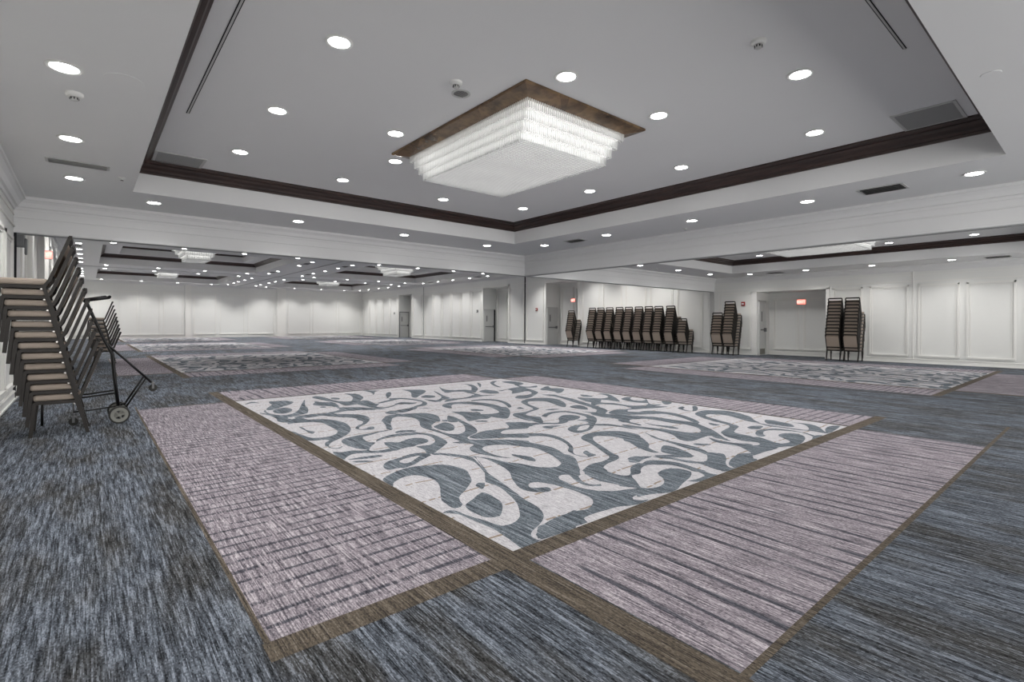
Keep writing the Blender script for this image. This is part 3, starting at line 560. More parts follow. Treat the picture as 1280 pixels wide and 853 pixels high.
# baseboards
def baseboard(name, segs):
    m = MB()
    for s in segs:
        if s[0] == 'x':
            X, sg, a, b = s[1:]; m.box(min(X, X + sg * .02), max(X, X + sg * .02), a, b, 0, .15); m.box(min(X, X + sg * .035), max(X, X + sg * .035), a, b, 0, .03); m.box(min(X, X + sg * .03), max(X, X + sg * .03), a, b, .12, .14)
        else:
            Y, sg, a, b = s[1:]; m.box(a, b, min(Y, Y + sg * .02), max(Y, Y + sg * .02), 0, .15); m.box(a, b, min(Y, Y + sg * .03), max(Y, Y + sg * .03), .12, .14)
    struct(name, m, M['trim'], bevel=.004)
segs = []; prev = YB
for y0, y1, zt in alc:
    segs += [('x', XR, -1, prev, y0), ('x', XA, -1, y0, y1), ('y', y0, 1, XR, XA)]; prev = y1
segs.append(('x', XR, -1, prev, YF)); baseboard('baseboard_right', segs)
baseboard('baseboard_left', [('x', XL, 1, YB, YF)]); baseboard('baseboard_far', [('y', YF, -1, XL, XR)])
# operable-wall pocket seams
m = MB(); m.box(XR - .03, XR, 23.06, 23.13, 0, ZF - .02); trim(m, M['dark'])
m = MB(); m.box(XR - .03, XR, 35.18, 35.24, 0, ZF - .02); trim(m, M['mesh'])
m = MB(); m.box(XR - .05, XR, 10.98, 11.14, 0, ZB); trim(m, M['louver'])
m = MB(); m.box(XL, XL + .03, 11.0, 11.06, 0, ZB); trim(m, M['dark'])
m = MB(); m.box(5.83, 5.85, YF - .02, YF, 0, ZF); trim(m, M['louver'])

# alcove doors (on the side wall of each alcove, facing the camera side)
for k, ((y0, y1, zt), x1) in enumerate(zip(alc, (21.05, 21.26, 21.30, 21.30))):
    x0 = XR + .16 if k == 0 else XR + .1; m = MB()
    m.box(x0, x1, y1 - .045, y1, .01, 2.13); d = struct('door_%d' % (k + 1), m, M['door'])
    m = MB(); m.box(x0 - .05, x0, y1 - .06, y1, 0, 2.19); m.box(x1, x1 + .05, y1 - .06, y1, 0, 2.19); m.box(x0 - .05, x1 + .05, y1 - .06, y1, 2.13, 2.19)
    m.build('door_frame', M['door' if k != 3 else 'grey'], d)
    m = MB(); m.box(x0 + .05, x1 - .05, y1 - .10, y1 - .06, .99, 1.04); m.box(x1 - .12, x1 - .03, y1 - .12, y1 - .045, .94, 1.09); m.build('panic_bar', M['grey'], d)
    m = MB(); m.box(x0 + .14, x0 + .22, y1 - .05, y1 - .043, 1.35, 1.75); m.build('vision_panel', M['grey'], d)
    if k == 0: m = MB(); m.box(x0 + .03, x1 - .03, y1 - .05, y1 - .044, .04, .26); m.build('kick_plate', M['kick'], d)
    if k == 2: m = MB(); m.box(x1 - .02, x1 + .07, y1 - .075, y1 - .05, .01, 2.16); m.build('dark_gap_strip', M['shadowgap'], d)  # solid black strip painted for the dark gap of the open door
m = MB(); m.box(XR, XR + .01, 0, .01, 0, .01)

# ------------------------------------------------------------------ recessed downlights
spots = []
def spot_at(o, x, y, z, power):
    L = bpy.data.lights.get('spot_%g' % power)
    if L is None:
        L = bpy.data.lights.new('spot_%g' % power, 'SPOT'); L.energy = power; L.spot_size = math.radians(SPOT_DEG if power == P_NEAR else SPOT_FAR); L.spot_blend = .75; L.shadow_soft_size = .07; L.color = (1, .985, .965)
    q = bpy.data.objects.new('lamp', L); C.objects.link(q); q.parent = o; q.location = (0, 0, -.03)
m = MB(); m.lathe([(.088, -.001), (.115, -.001), (.118, -.006), (.105, -.012), (.088, -.008)], 28, caps=False); ring_me = m.build('trim_ring', M['plastic'])
m = MB(); m.lathe([(.001, -.006), (.088, -.006), (.088, -.004), (.001, -.004)], 28); lens_me = m.build('lens', M['lens'])
me_r, me_l = ring_me.data, lens_me.data
bpy.data.objects.remove(ring_me); bpy.data.objects.remove(lens_me)
def downlight(x, y, z, label, group, power=None):
    t = thing('recessed_downlight', label, 'ceiling light', (x, y, z), 0, group)
    for n, me in (('trim_ring', me_r), ('lens', me_l)):
        o = bpy.data.objects.new(n, me); C.objects.link(o); o.parent = t
    if power: spot_at(t, x, y, z, power)
ORD = ['first', 'second', 'third', 'fourth', 'fifth', 'sixth', 'seventh', 'eighth', 'ninth', 'tenth', 'eleventh', 'twelfth', 'thirteenth', 'fourteenth']
def run(pts, z, desc, start, group, power, hidden=0):
    for k, (x, y) in enumerate(pts):
        downlight(x, y, z, 'recessed downlight %s, %s from %s' % (desc, ORD[k], start), group, power)
run([(-.14, y) for y in (9.0, 7.08, 5.13, 3.2, 1.25)], ZS, 'along the near left wall', 'header', 'downlights round the near soffit', P_NEAR)  # ones nearest the camera lie out of view, added for their light
run([(x, 10.0) for x in (.82, 3.07, 5.30, 7.57)], ZS, 'before the long header', 'left wall', 'downlights round the near soffit', P_NEAR)
run([(8.6, y) for y in (9.03, 7.09, 5.07, 3.10, 1.16)], ZS, 'on the right soffit', 'header corner', 'downlights round the near soffit', P_NEAR)
run([(1.64, y) for y in (7.92, 6.1, 4.27, 2.4)], ZU, 'left of the near chandelier', 'coffer back', 'downlights in the near coffer', P_NEAR)
run([(6.94, y) for y in (7.94, 6.11, 4.27, 2.42)], ZU, 'right of the near chandelier', 'coffer back', 'downlights in the near coffer', P_NEAR)
run([(3.28, 8.35), (5.27, 8.37)], ZU, 'behind the near chandelier', 'left', 'downlights in the near coffer', P_NEAR)
run([(3.55, 3.43), (5.02, 3.38)], ZU, 'on the camera side of the near chandelier', 'left', 'downlights in the near coffer', P_NEAR)
run([(2.98, 5.86), (3.49, 6.87)], ZU, 'touching the left corner of the near chandelier', 'camera', 'downlights in the near coffer', None)
run([(5.22, 1.95)], ZU, 'nearest the camera in the coffer', 'right slot', 'downlights in the near coffer', P_NEAR)
run([(19.4, y) for y in (9.0, 7.03, 5.07, 3.1, 1.2)], ZS, 'along the side room wall', 'header', 'downlights in the right side room', P_NEAR)
run([(x, 10.04) for x in (18.35, 16.15, 13.9, 11.6)], ZS, 'before the side room header', 'right wall', 'downlights in the right side room', P_NEAR)
run([(10.75, y) for y in (9.0, 7.03, 5.07, 3.1)], ZS, 'behind the right header', 'corner', 'downlights in the right side room', P_NEAR)
run([(17.85, 7.95), (17.85, 4.25), (17.85, 2.4), (12.3, 7.9), (12.3, 2.4)], ZU, 'inside the side room coffer', 'back edge', 'downlights in the right side room', P_NEAR)
run([(-.26, y) for y in (13.3, 17.3, 21.3, 25.3, 27.35, 29.25, 31.2, 33.1, 37.2, 39.2, 41.1, 43.0, 45.0)], ZF, 'by the far left wall', 'header', 'downlights in the far rooms', P_FAR)  # the middle room ones are hidden, added for their light
run([(8.48, y) for y in (25.4, 27.45, 31.3, 33.2, 37.4, 39.4, 41.3, 42.9, 44.9)], ZF, 'left of the far centre track', 'near end', 'downlights in the far rooms', P_FAR)
run([(10.5, y) for y in (25.4, 27.35, 29.35, 31.3, 33.35, 37.3, 39.35, 41.1, 43.5, 44.9)], ZF, 'right of the far centre track', 'near end', 'downlights in the far rooms', P_FAR)
run([(19.28, y) for y in (13.3, 15.3, 17.3, 21.3, 25.4, 27.35, 29.35, 31.25, 33.35, 37.2, 39.15, 40.9, 43.0, 44.9)], ZF, 'by the far right wall', 'header', 'downlights in the far rooms', P_FAR)  # those before the first far track are unseen, added to light this wall
for y, d in ((24.3, 'row before the first far coffers'), (34.0, 'row behind the first far coffers'), (36.25, 'row before the last coffers'), (45.6, 'row along the far wall')):
    run([(x, y) for x in (.75, 3.0, 5.22, 7.45, 11.45, 13.7, 16.0, 18.1)], ZF, 'in the ' + d, 'left', 'downlights in the far rooms', P_FAR)

run([(x, 12.3) for x in (3.0, 7.4, 11.4, 16.0)], ZF, 'added unseen behind the long header', 'left wall', 'downlights in the far rooms', P_FAR)  # out of sight, put in to light the stretch behind the header
run([(x, 22.3) for x in (3.0, 7.4, 11.4, 16.0)], ZF, 'added unseen before the first far track', 'left wall', 'downlights in the far rooms', P_FAR)  # hidden extra lamps, added to brighten the middle room
run([(9.5, y) for y in (14.3, 17.3, 20.3)], ZF, 'added unseen in the middle room', 'header', 'downlights in the far rooms', P_FAR)  # unseen lamps added to lift the carpet past the header
run([(17.6, y) for y in (13.7, 15.6, 17.5, 19.4, 21.0)], ZF + .48, 'added unseen in the middle room coffer', 'header', 'downlights in the far rooms', P_FAR)  # hidden lamps added to light the backs of the stacked chairs
# ------------------------------------------------------------------ chandeliers
def chandelier(loc, hx, hy, tiers, th, insx, insy, label, frame_h=.06, mott=True, lum=1.):
    t = thing('chandelier', label, 'chandelier', loc, 0, None)
    x, y, z = loc; m = MB(); fo = .19
    m.sweep_rect(-hx - fo, hx + fo, -hy - fo, hy + fo, [(0, 0), (0, -.02), (.01, -.028), (fo - .01, -frame_h), (fo + .05, -frame_h), (fo + .05, -.01)])
    m.build('canopy_frame', M['mott' if mott else 'trim'], t)
    zt = -frame_h; rods = MB(); lamp = MB()
    for k in range(tiers):
        ax, ay = hx - insx * k, hy - insy * k; z1, z0 = zt - k * th + .015, zt - (k + 1) * th
        step = .030 if lum == 1. else .05
        def rod(px, py):
            r = .0095 if lum == 1. else .02
            vs = [(px + r * math.cos(PI / 3 * j), py + r * math.sin(PI / 3 * j), zz) for zz in (z0, z1) for j in range(6)]
            rods.add(vs, [(j, (j + 1) % 6, 6 + (j + 1) % 6, 6 + j) for j in range(6)] + [(0, 1, 2, 3, 4, 5)])
        nx, ny = int(2 * ax / step), int(2 * ay / step)
        for i in range(nx + 1):
            for s in (-1, 1): rod(-ax + 2 * ax * i / nx, s * ay)
        for i in range(1, ny):
            for s in (-1, 1): rod(s * ax, -ay + 2 * ay * i / ny)
        # glowing box behind each tier, its upper band coloured brighter
        b = .09
        c1, c2 = ax - .045, ay - .045; zm = z1 - (z1 - z0) * .42
        lamp.box(-c1, c1, -c2, c2, zm, z1 - .004, 0); lamp.box(-c1, c1, -c2, c2, z0 + .012, zm, 1)
    ax, ay = hx - insx * (tiers - 1), hy - insy * (tiers - 1); zb = zt - tiers * th
    bot = MB(); n = int(2 * ay / .042)
    for i in range(n + 1):
        yy = -ay + 2 * ay * i / n; bot.tube([(-ax, yy, zb + .012), (ax, yy, zb + .012)], .0125, 6)
    o = rods.build('crystal_tiers', M['rod'], t, recalc=False); o['kind'] = 'stuff'
    o = bot.build('bottom_rods', M['rodc'], t, recalc=False); o['kind'] = 'stuff'
    lamp.box(-ax + .05, ax - .05, -ay + .05, ay - .05, zb + .026, zb + .034, 2)
    lm = lamp.build('lamp_diffuser', [M['tube'], M['core'], M['under']], t)
    pl = MB(); pl.box(-hx + .03, hx - .03, -hy + .03, hy - .03, zt + .001, zt + .012); pl.build('mirror_plate', M['louver'], t)
    return t
chandelier((4.265, 5.15, ZU), .79, 1.24, 4, .092, .03, .07, 'stepped crystal rod chandelier in a bronze frame, largest and nearest')
chandelier((15.0, 5.15, ZU), .79, 1.24, 4, .092, .03, .07, 'stepped crystal chandelier partly hidden behind the right header')
for (x, y), l in zip([(4.12, 29.25), (4.12, 41.0), (15.0, 29.25), (15.0, 41.0)],
        ['inverted pyramid chandelier over the left, first seen beyond the long header', 'small bright chandelier farthest at the left, near the far wall',
         'inverted pyramid chandelier above the middle, beyond the long header', 'tiny chandelier farthest right, near the far wall']):
    chandelier((x, y, ZF + 1.0), .98, 1.4, 5, .185, .125, .12, l, .05, False, 2.)

# ------------------------------------------------------------------ ceiling fittings
def vent(x, y, z, sx, sy, label, kind='vent'):
    t = thing('ceiling_vent', label, 'vent', (x, y, z), 0, None); m = MB(); e = .03
    m.ring(-sx, sx, -sy, sy, -sx + e, sx - e, -sy + e, sy - e, -.008); m.sweep_rect(-sx, sx, -sy, sy, [(0, 0), (0, -.008)]); m.sweep_rect(-sx + e, sx - e, -sy + e, sy - e, [(0, -.008), (0, -.001)])
    m.build('vent_frame', M['louver'], t)
    m = MB(); m.box(-sx + e, sx - e, -sy + e, sy - e, -.002, -.0005); m.build('backing', M['dark'], t)
    m = MB(); lx = sx > sy; n = 5 if kind == 'vent' else 14
    for k in range(n):
        if lx:
            yy = -sy + e + (2 * sy - 2 * e) * (k + .5) / n; h = (sy - e) / n * .42; m.add([(-sx + e, yy - h, -.022), (sx - e, yy - h, -.022), (sx - e, yy + h, -.006), (-sx + e, yy + h, -.006)], [(0, 1, 2, 3)])
        else:
            xx = -sx + e + (2 * sx - 2 * e) * (k + .5) / n; h = (sx - e) / n * .42; m.add([(xx - h, -sy + e, -.022), (xx - h, sy - e, -.022), (xx + h, sy - e, -.006), (xx + h, -sy + e, -.006)], [(0, 1, 2, 3)])
    m.build('louvers', M['louver'], t)
vent(-.09, 8.15, ZS, .30, .11, 'white louvred air vent between two downlights at the left wall')
vent(8.62, 2.13, ZS, .20, .27, 'dark louvred vent on the right soffit near the camera')
vent(8.66, 8.06, ZS, .16, .24, 'small dark vent beside the back right corner of the near coffer')
vent(19.5, 2.13, ZS, .20, .27, 'dark vent above the right wall panels in the side room')
vent(19.5, 8.1, ZS, .20, .27, 'small vent above the recessed exit in the side room')
for k, (x, y) in enumerate([(8.4, 32.05), (8.5, 26.36), (10.45, 32.1), (10.47, 26.3), (19.18, 32.1), (19.1, 26.2), (-.33, 26.2), (-.33, 32.0)]):
    vent(x, y, ZF, .16, .3, ['small dark vent in left centre row, farther of two', 'small dark vent in left centre row, nearer of two', 'small dark vent in right centre row, farther of two', 'small dark vent in right centre row, nearer of two', 'thin vent over the far right wall, farther of two', 'thin vent over the far right wall, nearer of two', 'thin vent in the left wall downlight row, nearer', 'thin vent in the left wall downlight row, farther'][k])
def grille(x0, x1, y0, y1, label):
    t = thing('return_air_grille', label, 'air grille', ((x0 + x1) / 2, (y0 + y1) / 2, ZU), 0, None); sx, sy = (x1 - x0) / 2, (y1 - y0) / 2
    m = MB(); m.ring(-sx, sx, -sy, sy, -sx + .035, sx - .035, -sy + .03, sy - .03, -.01); m.sweep_rect(-sx, sx, -sy, sy, [(0, 0), (0, -.01)]); m.build('grille_frame', M['louver'], t)
    m = MB(); m.box(-sx + .035, sx - .035, -sy + .03, sy - .03, -.006, -.001)
    for k in range(24):
        xx = -sx + .04 + (2 * sx - .08) * k / 23; m.box(xx - .004, xx + .004, -sy + .03, sy - .03, -.009, -.006)
    m.build('grille_mesh', M['mesh'], t)
grille(.72, 1.35, 8.62, 9.17, 'grey return air grille in the left back corner of the coffer')
grille(7.05, 7.72, 1.10, 1.68, 'grey return air grille in the right corner of the coffer')
m = MB(); m.box(.859, .867, 1.9, 6.85, ZU - .004, ZU - .001, 0); m.box(.883, .891, 1.9, 6.85, ZU - .004, ZU - .001, 0); m.box(.867, .883, 1.9, 6.86, ZU - .006, ZU - .0005, 1)
tag(m.build('linear_slot_diffuser', [M['dark'], M['louver']]), 'long thin slot diffuser along the left side of the coffer', 'air diffuser')
m = MB(); m.box(2.4, 5.42, 1.169, 1.176, ZU - .004, ZU - .001, 0); m.box(2.4, 5.42, 1.19, 1.197, ZU - .004, ZU - .001, 0); m.box(2.4, 5.43, 1.176, 1.19, ZU - .006, ZU - .0005, 1)
tag(m.build('linear_slot_diffuser', [M['dark'], M['louver']]), 'thin slot diffuser at the top right of the near coffer', 'air diffuser')
def detector(x, y, z, label):
    t = thing('smoke_detector', label, 'smoke detector', (x, y, z)); m = MB(); m.lathe([(.062, 0), (.062, -.02), (.048, -.032), (.02, -.034)], 24); m.build('detector_base', M['plastic'], t)
    m = MB(); m.lathe([(.03, -.033), (.03, -.05), (.026, -.062), (.008, -.064)], 16); m.build('sensor_head', M['louver'], t, smooth=True)
    m = MB()
    for k in range(8):
        a = PI / 4 * k; m.box(.029 * math.cos(a) - .004, .029 * math.cos(a) + .004, .029 * math.sin(a) - .004, .029 * math.sin(a) + .004, -.056, -.04)
    m.build('sensor_slots', M['dark'], t)
detector(4.34, 1.95, ZU, 'white smoke detector on the near coffer ceiling, top right')
detector(-.09, 5.66, ZS, 'white smoke detector between downlights on the left soffit')
detector(2.80, 4.22, ZU, 'small detector above the unlit ceiling speaker')
def pipe_head(x, y, z, label):
    t = thing('sprinkler_head', label, 'sprinkler', (x, y, z)); m = MB(); m.lathe([(.04, 0), (.04, -.004), (.015, -.012), (.012, -.03)], 18); m.build('escutcheon', M['plastic'], t)
    m = MB(); m.lathe([(.004, -.03), (.018, -.036), (.02, -.04), (.004, -.041)], 14); m.build('deflector', M['chrome'], t)
pipe_head(9.2, 5.56, ZS, 'small sprinkler head on the right soffit')
pipe_head(15.2, 10.3, ZS, 'small sprinkler head on the side room soffit')
pipe_head(.35, 8.55, ZU - 0 if False else ZS, 'small sprinkler head left of the near coffer corner')
t = thing('ceiling_speaker', 'unlit round fitting with metal louvres left of the chandelier', 'ceiling speaker', (2.98, 4.40, ZU)); m = MB(); m.lathe([(.075, 0), (.098, 0), (.1, -.008), (.075, -.006)], 28, caps=False); m.build('speaker_ring', M['louver'], t)
m = MB(); m.lathe([(.001, -.003), (.075, -.003), (.075, -.001), (.001, -.001)], 24); m.build('speaker_cone', M['grey'], t)
m = MB()
for k in range(5): m.box(-.06, .06, -.05 + .025 * k - .004, -.05 + .025 * k + .004, -.008, -.003)
m.build('speaker_louvres', M['chrome'], t)
for x, y, z, pr, l in ((.22, 5.1, ZS, .3, 'flush blank cover plate left of the near coffer'), (5.3, .62, ZS, .14, 'flush round cover plate at the right edge of the ceiling')):
    m = MB(); m.lathe([(.001, -.003), (.42 * pr, -.003), (.43 * pr, 0), (.001, 0)], 32); tag(m.build('ceiling_cover_plate', M['ceil'], loc=(x, y, z)), l, 'cover plate')

# ------------------------------------------------------------------ signs and devices on the walls
def text_mesh(s, size, mat, parent, loc, rot, ext=.003):
    cu = bpy.data.curves.new('t', 'FONT'); cu.body = s; cu.size = size; cu.extrude = ext; cu.align_x = 'CENTER'; cu.align_y = 'CENTER'
    o = bpy.data.objects.new('t', cu); C.objects.link(o); bpy.context.view_layer.update()
    me = bpy.data.meshes.new_from_object(o); bpy.data.objects.remove(o); me.materials.clear(); me.materials.append(mat)
    q = bpy.data.objects.new('lettering', me); C.objects.link(q); q.parent = parent; q.location = loc; q.rotation_euler = rot; return q
def exit_sign(x, y, z, face, label):
    t = thing('exit_sign', label, 'exit sign', (x, y, z), 0); a, h = .17, .105
    rz = {'-x': -PI / 2, '-y': 0}[face]; t.rotation_euler = (0, 0, rz)
    m = MB(); m.box(-a, a, -.03, .0, -h, h); m.build('housing', M['plastic'], t, bevel=.006)
    m = MB(); m.box(-a + .012, a - .012, -.034, -.03, -h + .012, h - .012); m.build('face', M['red'], t)
    text_mesh('EXIT', .15, M['exitw'], t, (0, -.037, -.003), (PI / 2, 0, 0)); return t
exit_sign(XA - .03, 7.93, 2.12, '-x', 'glowing red exit sign in the recess between the chair stacks')
exit_sign(XA - .03, 20.1, 2.58, '-x', 'glowing red exit sign half hidden by the recess edge, middle of wall')
o = exit_sign(-.76, 16.9, 2.86, '-y', 'glowing red exit sign on the left wall beyond the header'); o.scale = (.62, 1, 1)
def alarm(y, label, red):
    t = thing('fire_alarm', label, 'fire alarm', (XR, y, 2.06)); m = MB(); m.box(-.05, 0, -.075, .075, -.085, .085); m.build('alarm_body', M['alarm' if red else 'grey'], t, bevel=.006)
    m = MB(); m.box(-.075, -.05, -.04, .04, -.03, .03); m.build('strobe', M['plastic'], t, bevel=.006)
    m = MB()
    for k in range(3): m.box(-.054, -.05, -.05, .05, -.07 + k * .014, -.063 + k * .014)
    m.build('horn_slots', M['dark'], t)
alarm(9.72, 'red fire alarm strobe beside the recessed exit in the side room', True)
alarm(22.05, 'red fire alarm right of the dark seam in the right wall', True)
alarm(28.0, 'grey fire alarm left of the alcove with the open door', False)
alarm(40.2, 'tiny grey fire alarm left of the farthest alcove', False)
m = MB(); m.box(XL, XL + .10, 11.25, 11.45, 2.42, 2.62); m.box(XL + .10, XL + .13, 11.3, 11.4, 2.30, 2.56)
tag(m.build('partition_latch', M['grey'], bevel=.01), 'grey metal partition latch where the header meets the left wall', 'latch')
m = MB(); m.box(1.60, 1.68, YF - .06, YF - .03, 1.05, 1.4); m.box(1.62, 1.66, YF - .09, YF - .06, 1.12, 1.3); tag(m.build('pull_handle', M['grey'], bevel=.006), 'small grey pull handle on the far wall at left', 'handle')
# ------------------------------------------------------------------ banquet chairs
def make_chair():
    t = thing('banquet_chair', 'x', 'chair'); W2 = .205
    m = MB(); vs = []; 
    m.box(-.165, .215, -.20, .20, .372, .44); m.build('seat', M['seat'], t, bevel=.022, smooth=False)
    m = MB(); m.box(-.15, .20, -.195, .195, .338, .372)
    m.build('seat_pan', M['frame'], t)
    m = MB()
    for s in (-1, 1): m.tube([(-.14, s * W2, .35), (.20, s * W2, .352)], .014, 4)
    m.tube([(.20, -W2, .352), (.20, W2, .352)], .0115, 4); m.tube([(-.13, -W2, .34), (-.13, W2, .34)], .0115, 4); m.build('seat_frame', M['frame'], t)
    for s in (-1, 1):
        m = MB(); m.tube([(.232, s * W2, 0), (.215, s * W2, .20), (.20, s * W2, .355)], .0155, 4); m.build('leg', M['frame'], t)
        m = MB(); m.tube([(-.232, s * W2, 0), (-.19, s * W2, .16), (-.135, s * W2, .345)], .0155, 4); m.build('leg', M['frame'], t)
    m = MB(); b0, b1 = Vector((-.175, 0, .40)), Vector((-.345, 0, .90))
    m.tube([(-.12, -W2, .34), (-.175, -W2, .42), (-.335, -W2, .885), (-.345, -W2 + .02, .905), (-.345, W2 - .02, .905), (-.335, W2, .885), (-.175, W2, .42), (-.12, W2, .34)], .0145, 4)
    m.tube([(-.197, -W2, .47), (-.197, W2, .47)], .009, 4); m.tube([(-.339, -W2 + .012, .892), (-.339, W2 - .012, .892)], .018, 4); m.build('back_frame', M['frame'], t)
    # padded back between the tubes
    d = (b1 - b0).normalized(); n = Vector((d.z, 0, -d.x)); m = MB(); vs = []
    p0, p1 = b0 + d * .085, b0 + d * .452; hw = W2 - .014
    for p in (p0, p1):
        for y in (-hw, hw):
            for k in (-.012, .016): vs.append(p + n * k + Vector((0, y, 0)))
    m.add(vs, [(0, 1, 3, 2), (4, 6, 7, 5), (0, 4, 5, 1), (2, 3, 7, 6), (0, 2, 6, 4), (1, 5, 7, 3)]); m.build('backrest', M['back'], t, bevel=.009)
    m = MB()
    for s in (-1, 1): m.tube([(-.115, s * (W2 + .011), .33), (-.115, s * (W2 + .024), .33)], .009, 8)
    m.build('stacking_bumper', M['chrome'], t)
    return t
proto = make_chair(); index_kids(); used = [False]
NUM = ['bottom', 'second', 'third', 'fourth', 'fifth', 'sixth', 'seventh', 'eighth', 'ninth', 'tenth', 'eleventh', 'twelfth']
def stack(cx, y, n, rot, desc, group, seed, dx=.024, dz=.112, big=False):
    rnd = random.Random(seed); sg = math.cos(rot)
    for k in range(n):
        if used[0]: o = copy_tree(proto)
        else: o = proto; used[0] = True
        j = 1.0 if k else 0
        o.location = (cx + sg * dx * k + rnd.uniform(-.004, .004) * j, y + rnd.uniform(-.006, .006) * j, dz * k)
        o.rotation_euler = (0, 0, rot + rnd.uniform(-.012, .012) * j)
        pos = 'top' if k == n - 1 else NUM[k] + ('' if k == 0 else ' from floor')
        o['label'] = 'taupe chair, %s in %s' % (pos, desc); o['group'] = group
stack(-.22, 7.50, 12, PI, 'the big stack left of the dolly', 'chairs stacked by the left wall', 1)
stack(.42, 19.1, 9, PI, 'the small stack far behind the dolly', 'chairs stacked far left', 2)
A = 'chairs stacked along the right wall beyond the header'; X0 = 19.72
stack(X0, 18.50, 10, 0, 'the lone stack left of the long row', A, 3)
for k, (y, d) in enumerate(zip((17.07, 16.52, 15.96, 15.36, 14.82, 14.25, 13.69, 13.17, 12.57), ('leftmost', 'second', 'third', 'fourth', 'fifth', 'sixth', 'seventh', 'eighth', 'ninth'))):
    stack(X0, y, 11, 0, '%s tall stack of the long row' % (d if k == 0 else d + ' (from left)'), A, 10 + k)
stack(X0, 11.93, 6, 0, 'the half height stack ending the long row', A, 20)
B = 'chairs stacked left of the recessed exit'
stack(X0, 10.37, 8, 0, 'the shorter left stack beside the fire alarm', B, 22)
stack(X0, 9.90, 12, 0, 'the tall stack beside the fire alarm', B, 23)
Cg = 'chairs stacked right of the recessed exit'
stack(X0, 6.20, 12, 0, 'the left tall stack right of the recess', Cg, 25)
stack(X0, 5.68, 12, 0, 'the right tall stack right of the recess', Cg, 26)

# ------------------------------------------------------------------ chair dolly
t = thing('chair_dolly', 'black tube chair dolly with grey wheels behind the near chair stack', 'chair dolly', (.30, 7.9, 0)); ox, oy = .30, 7.9
def P(x, y, z): return (x - ox, y - oy, z)
Y1, Y2 = 7.76, 8.06
for y in (Y1, Y2):
    m = MB(); m.tube([P(-.03, y, 1.475), P(.0, y, 1.43), P(.15, y, 1.02), P(.235, y, .82), P(.262, y, .5), P(.30, y, .16)], .016, 10); m.build('upright_tube', M['black'], t, smooth=True)
    m = MB(); m.tube([P(.155, y, .985), P(.62, y, .46)], .0125, 10); m.build('rear_strut', M['black'], t, smooth=True)
    m = MB(); m.tube([P(.36, y, .17), P(.56, y, .52)], .0115, 10); m.build('lower_strut', M['black'], t, smooth=True)
    m = MB(); m.tube([P(.255, y, .36), P(.0, y, .335), P(-.40, y, .33)], .011, 8); m.build('toe_bar', M['black'], t, smooth=True)
m = MB(); m.tube([P(-.03, Y1, 1.475), P(.17, Y1, 1.515), P(.205, Y1 + .04, 1.52), P(.205, Y2 - .04, 1.52), P(.17, Y2, 1.515), P(-.03, Y2, 1.475)], .018, 10); m.build('handle', M['black'], t, smooth=True)
for x, z in ((.0, 1.43), (.235, .82), (.285, .30), (.60, .475)):
    m = MB(); m.tube([P(x, Y1, z), P(x, Y2, z)], .011, 8); m.build('cross_tube', M['black'], t, smooth=True)
m = MB(); m.tube([P(.30, Y1 - .05, .105), P(.30, Y2 + .05, .105)], .009, 8); m.build('axle', M['black'], t, smooth=True)
for y in (Y1, Y2): m = MB(); m.tube([P(.30, y, .16), P(.38, y, .2)], .012, 8); m.build('axle_bracket', M['black'], t, smooth=True)
m = MB(); m.tube([P(.28, Y1, .20), P(.0, Y1, .175), P(-.12, Y1, .17)], .009, 8); m.build('lower_bar', M['black'], t, smooth=True)
def wheel(px, py, pz, r, w_, name, par):
    a = MB(); a.lathe([(r * .74, -w_), (r * .95, -w_), (r, -w_ * .6), (r, w_ * .6), (r * .95, w_), (r * .74, w_)], 28, 0, 'y', P(px, py, pz), caps=False); wh = a.build(name, M['rubber'], par, smooth=False)
    b = MB(); b.lathe([(r * .5, -w_ * .9), (r * .82, -w_ * 1.04), (r * .82, w_ * 1.04), (r * .5, w_ * .9)], 28, 0, 'y', P(px, py, pz), caps=False)
    b.build('rim', M['wheel'], wh)
    c = MB()
    for k in range(5):
        an = 2 * PI * k / 5; q = P(px, py, pz); c.tube([q, (q[0] + r * .55 * math.cos(an), q[1], q[2] + r * .55 * math.sin(an))], r * .11, 6)
    c.lathe([(r * .2, -w_ * 1.2), (r * .2, w_ * 1.2)], 14, 0, 'y', P(px, py, pz)); c.build('hub', M['wheel'], wh)
wheel(.30, 7.69, .105, .105, .022, 'large_wheel', t); wheel(.30, 8.13, .105, .105, .022, 'large_wheel', t)
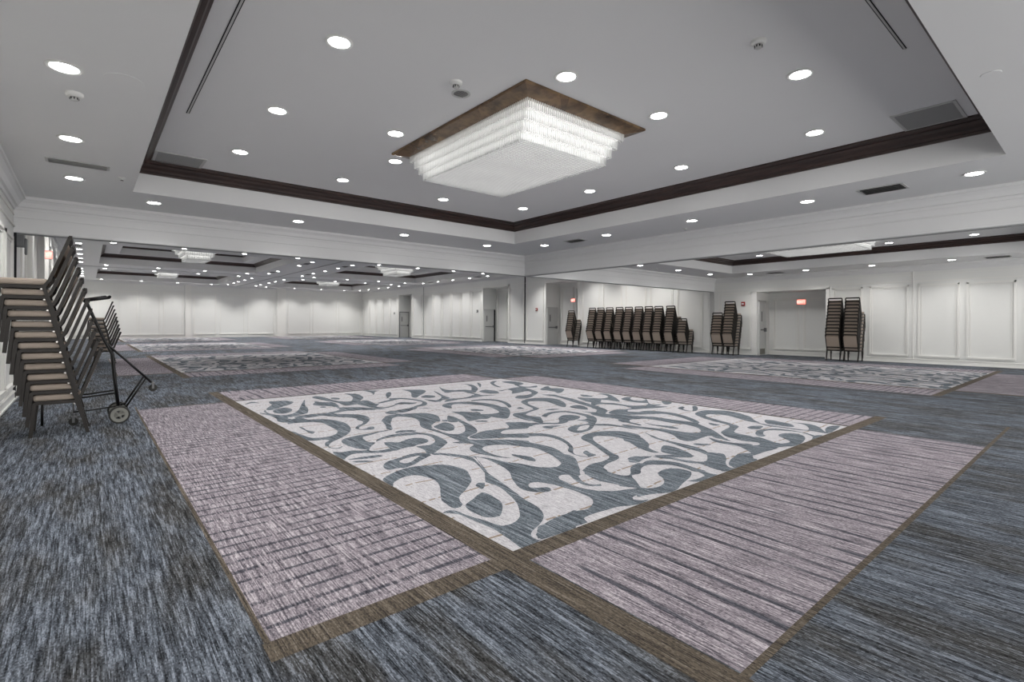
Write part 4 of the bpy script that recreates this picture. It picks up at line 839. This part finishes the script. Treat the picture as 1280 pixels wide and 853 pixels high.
def caster(px, py, ztop, r, up):
    zc = r if not up else ztop - r - .045
    c = MB(); c.box(*[v for v in (px - .02 - ox, px + .02 - ox, py - .028 - oy, py + .028 - oy)], zc + r + .008, zc + r + .02); c.box(px - .012 - ox, px + .012 - ox, py - .028 - oy, py - .022 - oy, zc - .008, zc + r + .01)
    c.box(px - .012 - ox, px + .012 - ox, py + .022 - oy, py + .028 - oy, zc - .008, zc + r + .01); c.tube([P(px, py, zc + r + .015), P(px, py, ztop)], .010, 8)
    o = c.build('caster', M['grey'], t)
    a = MB(); a.lathe([(r * .6, -.014), (r, -.012), (r, .012), (r * .6, .014)], 20, 0, 'y', P(px, py, zc)); a.lathe([(r * .3, -.016), (r * .3, .016)], 12, 0, 'y', P(px, py, zc)); a.build('caster_wheel', M['rubber'], o)
caster(.645, 7.9, .47, .045, True); caster(-.12, 7.86, .33, .045, False); m = MB(); m.tube([P(-.40, 8.06, .33), P(-.40, 8.06, 0)], .013, 8); m.build('toe_post', M['black'], t, smooth=True)

# ------------------------------------------------------------------ camera, world, output
cam = bpy.data.cameras.new('camera'); co = bpy.data.objects.new('camera', cam); C.objects.link(co)
f, v0, a, roll = 633.2, 404.7, .873, .0045
cam.sensor_width = 36; cam.lens = f / 1280 * 36; cam.clip_start = .05; cam.clip_end = 200
Fv = Vector((math.cos(a), math.sin(a), 0)); Rv = Vector((math.sin(a), -math.cos(a), 0)); Uv = Vector((0, 0, 1))
c_, s_ = math.cos(roll), math.sin(roll)
R2 = Rv * c_ + Uv * s_; U2 = -Rv * s_ + Uv * c_
mt = Matrix((( R2.x, U2.x, -Fv.x, 0), (R2.y, U2.y, -Fv.y, 0), (R2.z, U2.z, -Fv.z, 1.22), (0, 0, 0, 1)))
co.matrix_world = mt; cam.shift_y = (v0 - 426.5) / 1280.
sc.camera = co
wd = bpy.data.worlds.new('world'); sc.world = wd; wd.use_nodes = True
wd.node_tree.nodes['Background'].inputs[0].default_value = (1, .99, .97, 1); wd.node_tree.nodes['Background'].inputs[1].default_value = WORLD
sc.view_settings.view_transform = 'Standard'; sc.view_settings.look = 'None'; sc.view_settings.gamma = 1; sc.view_settings.use_curve_mapping = False
sc.view_settings.exposure = EXPO
sc.cycles.use_denoising = True; sc.cycles.max_bounces = 7; sc.cycles.diffuse_bounces = 5; sc.cycles.transparent_max_bounces = 12
sc.cycles.caustics_reflective = False; sc.cycles.caustics_refractive = False; sc.cycles.sample_clamp_indirect = 6
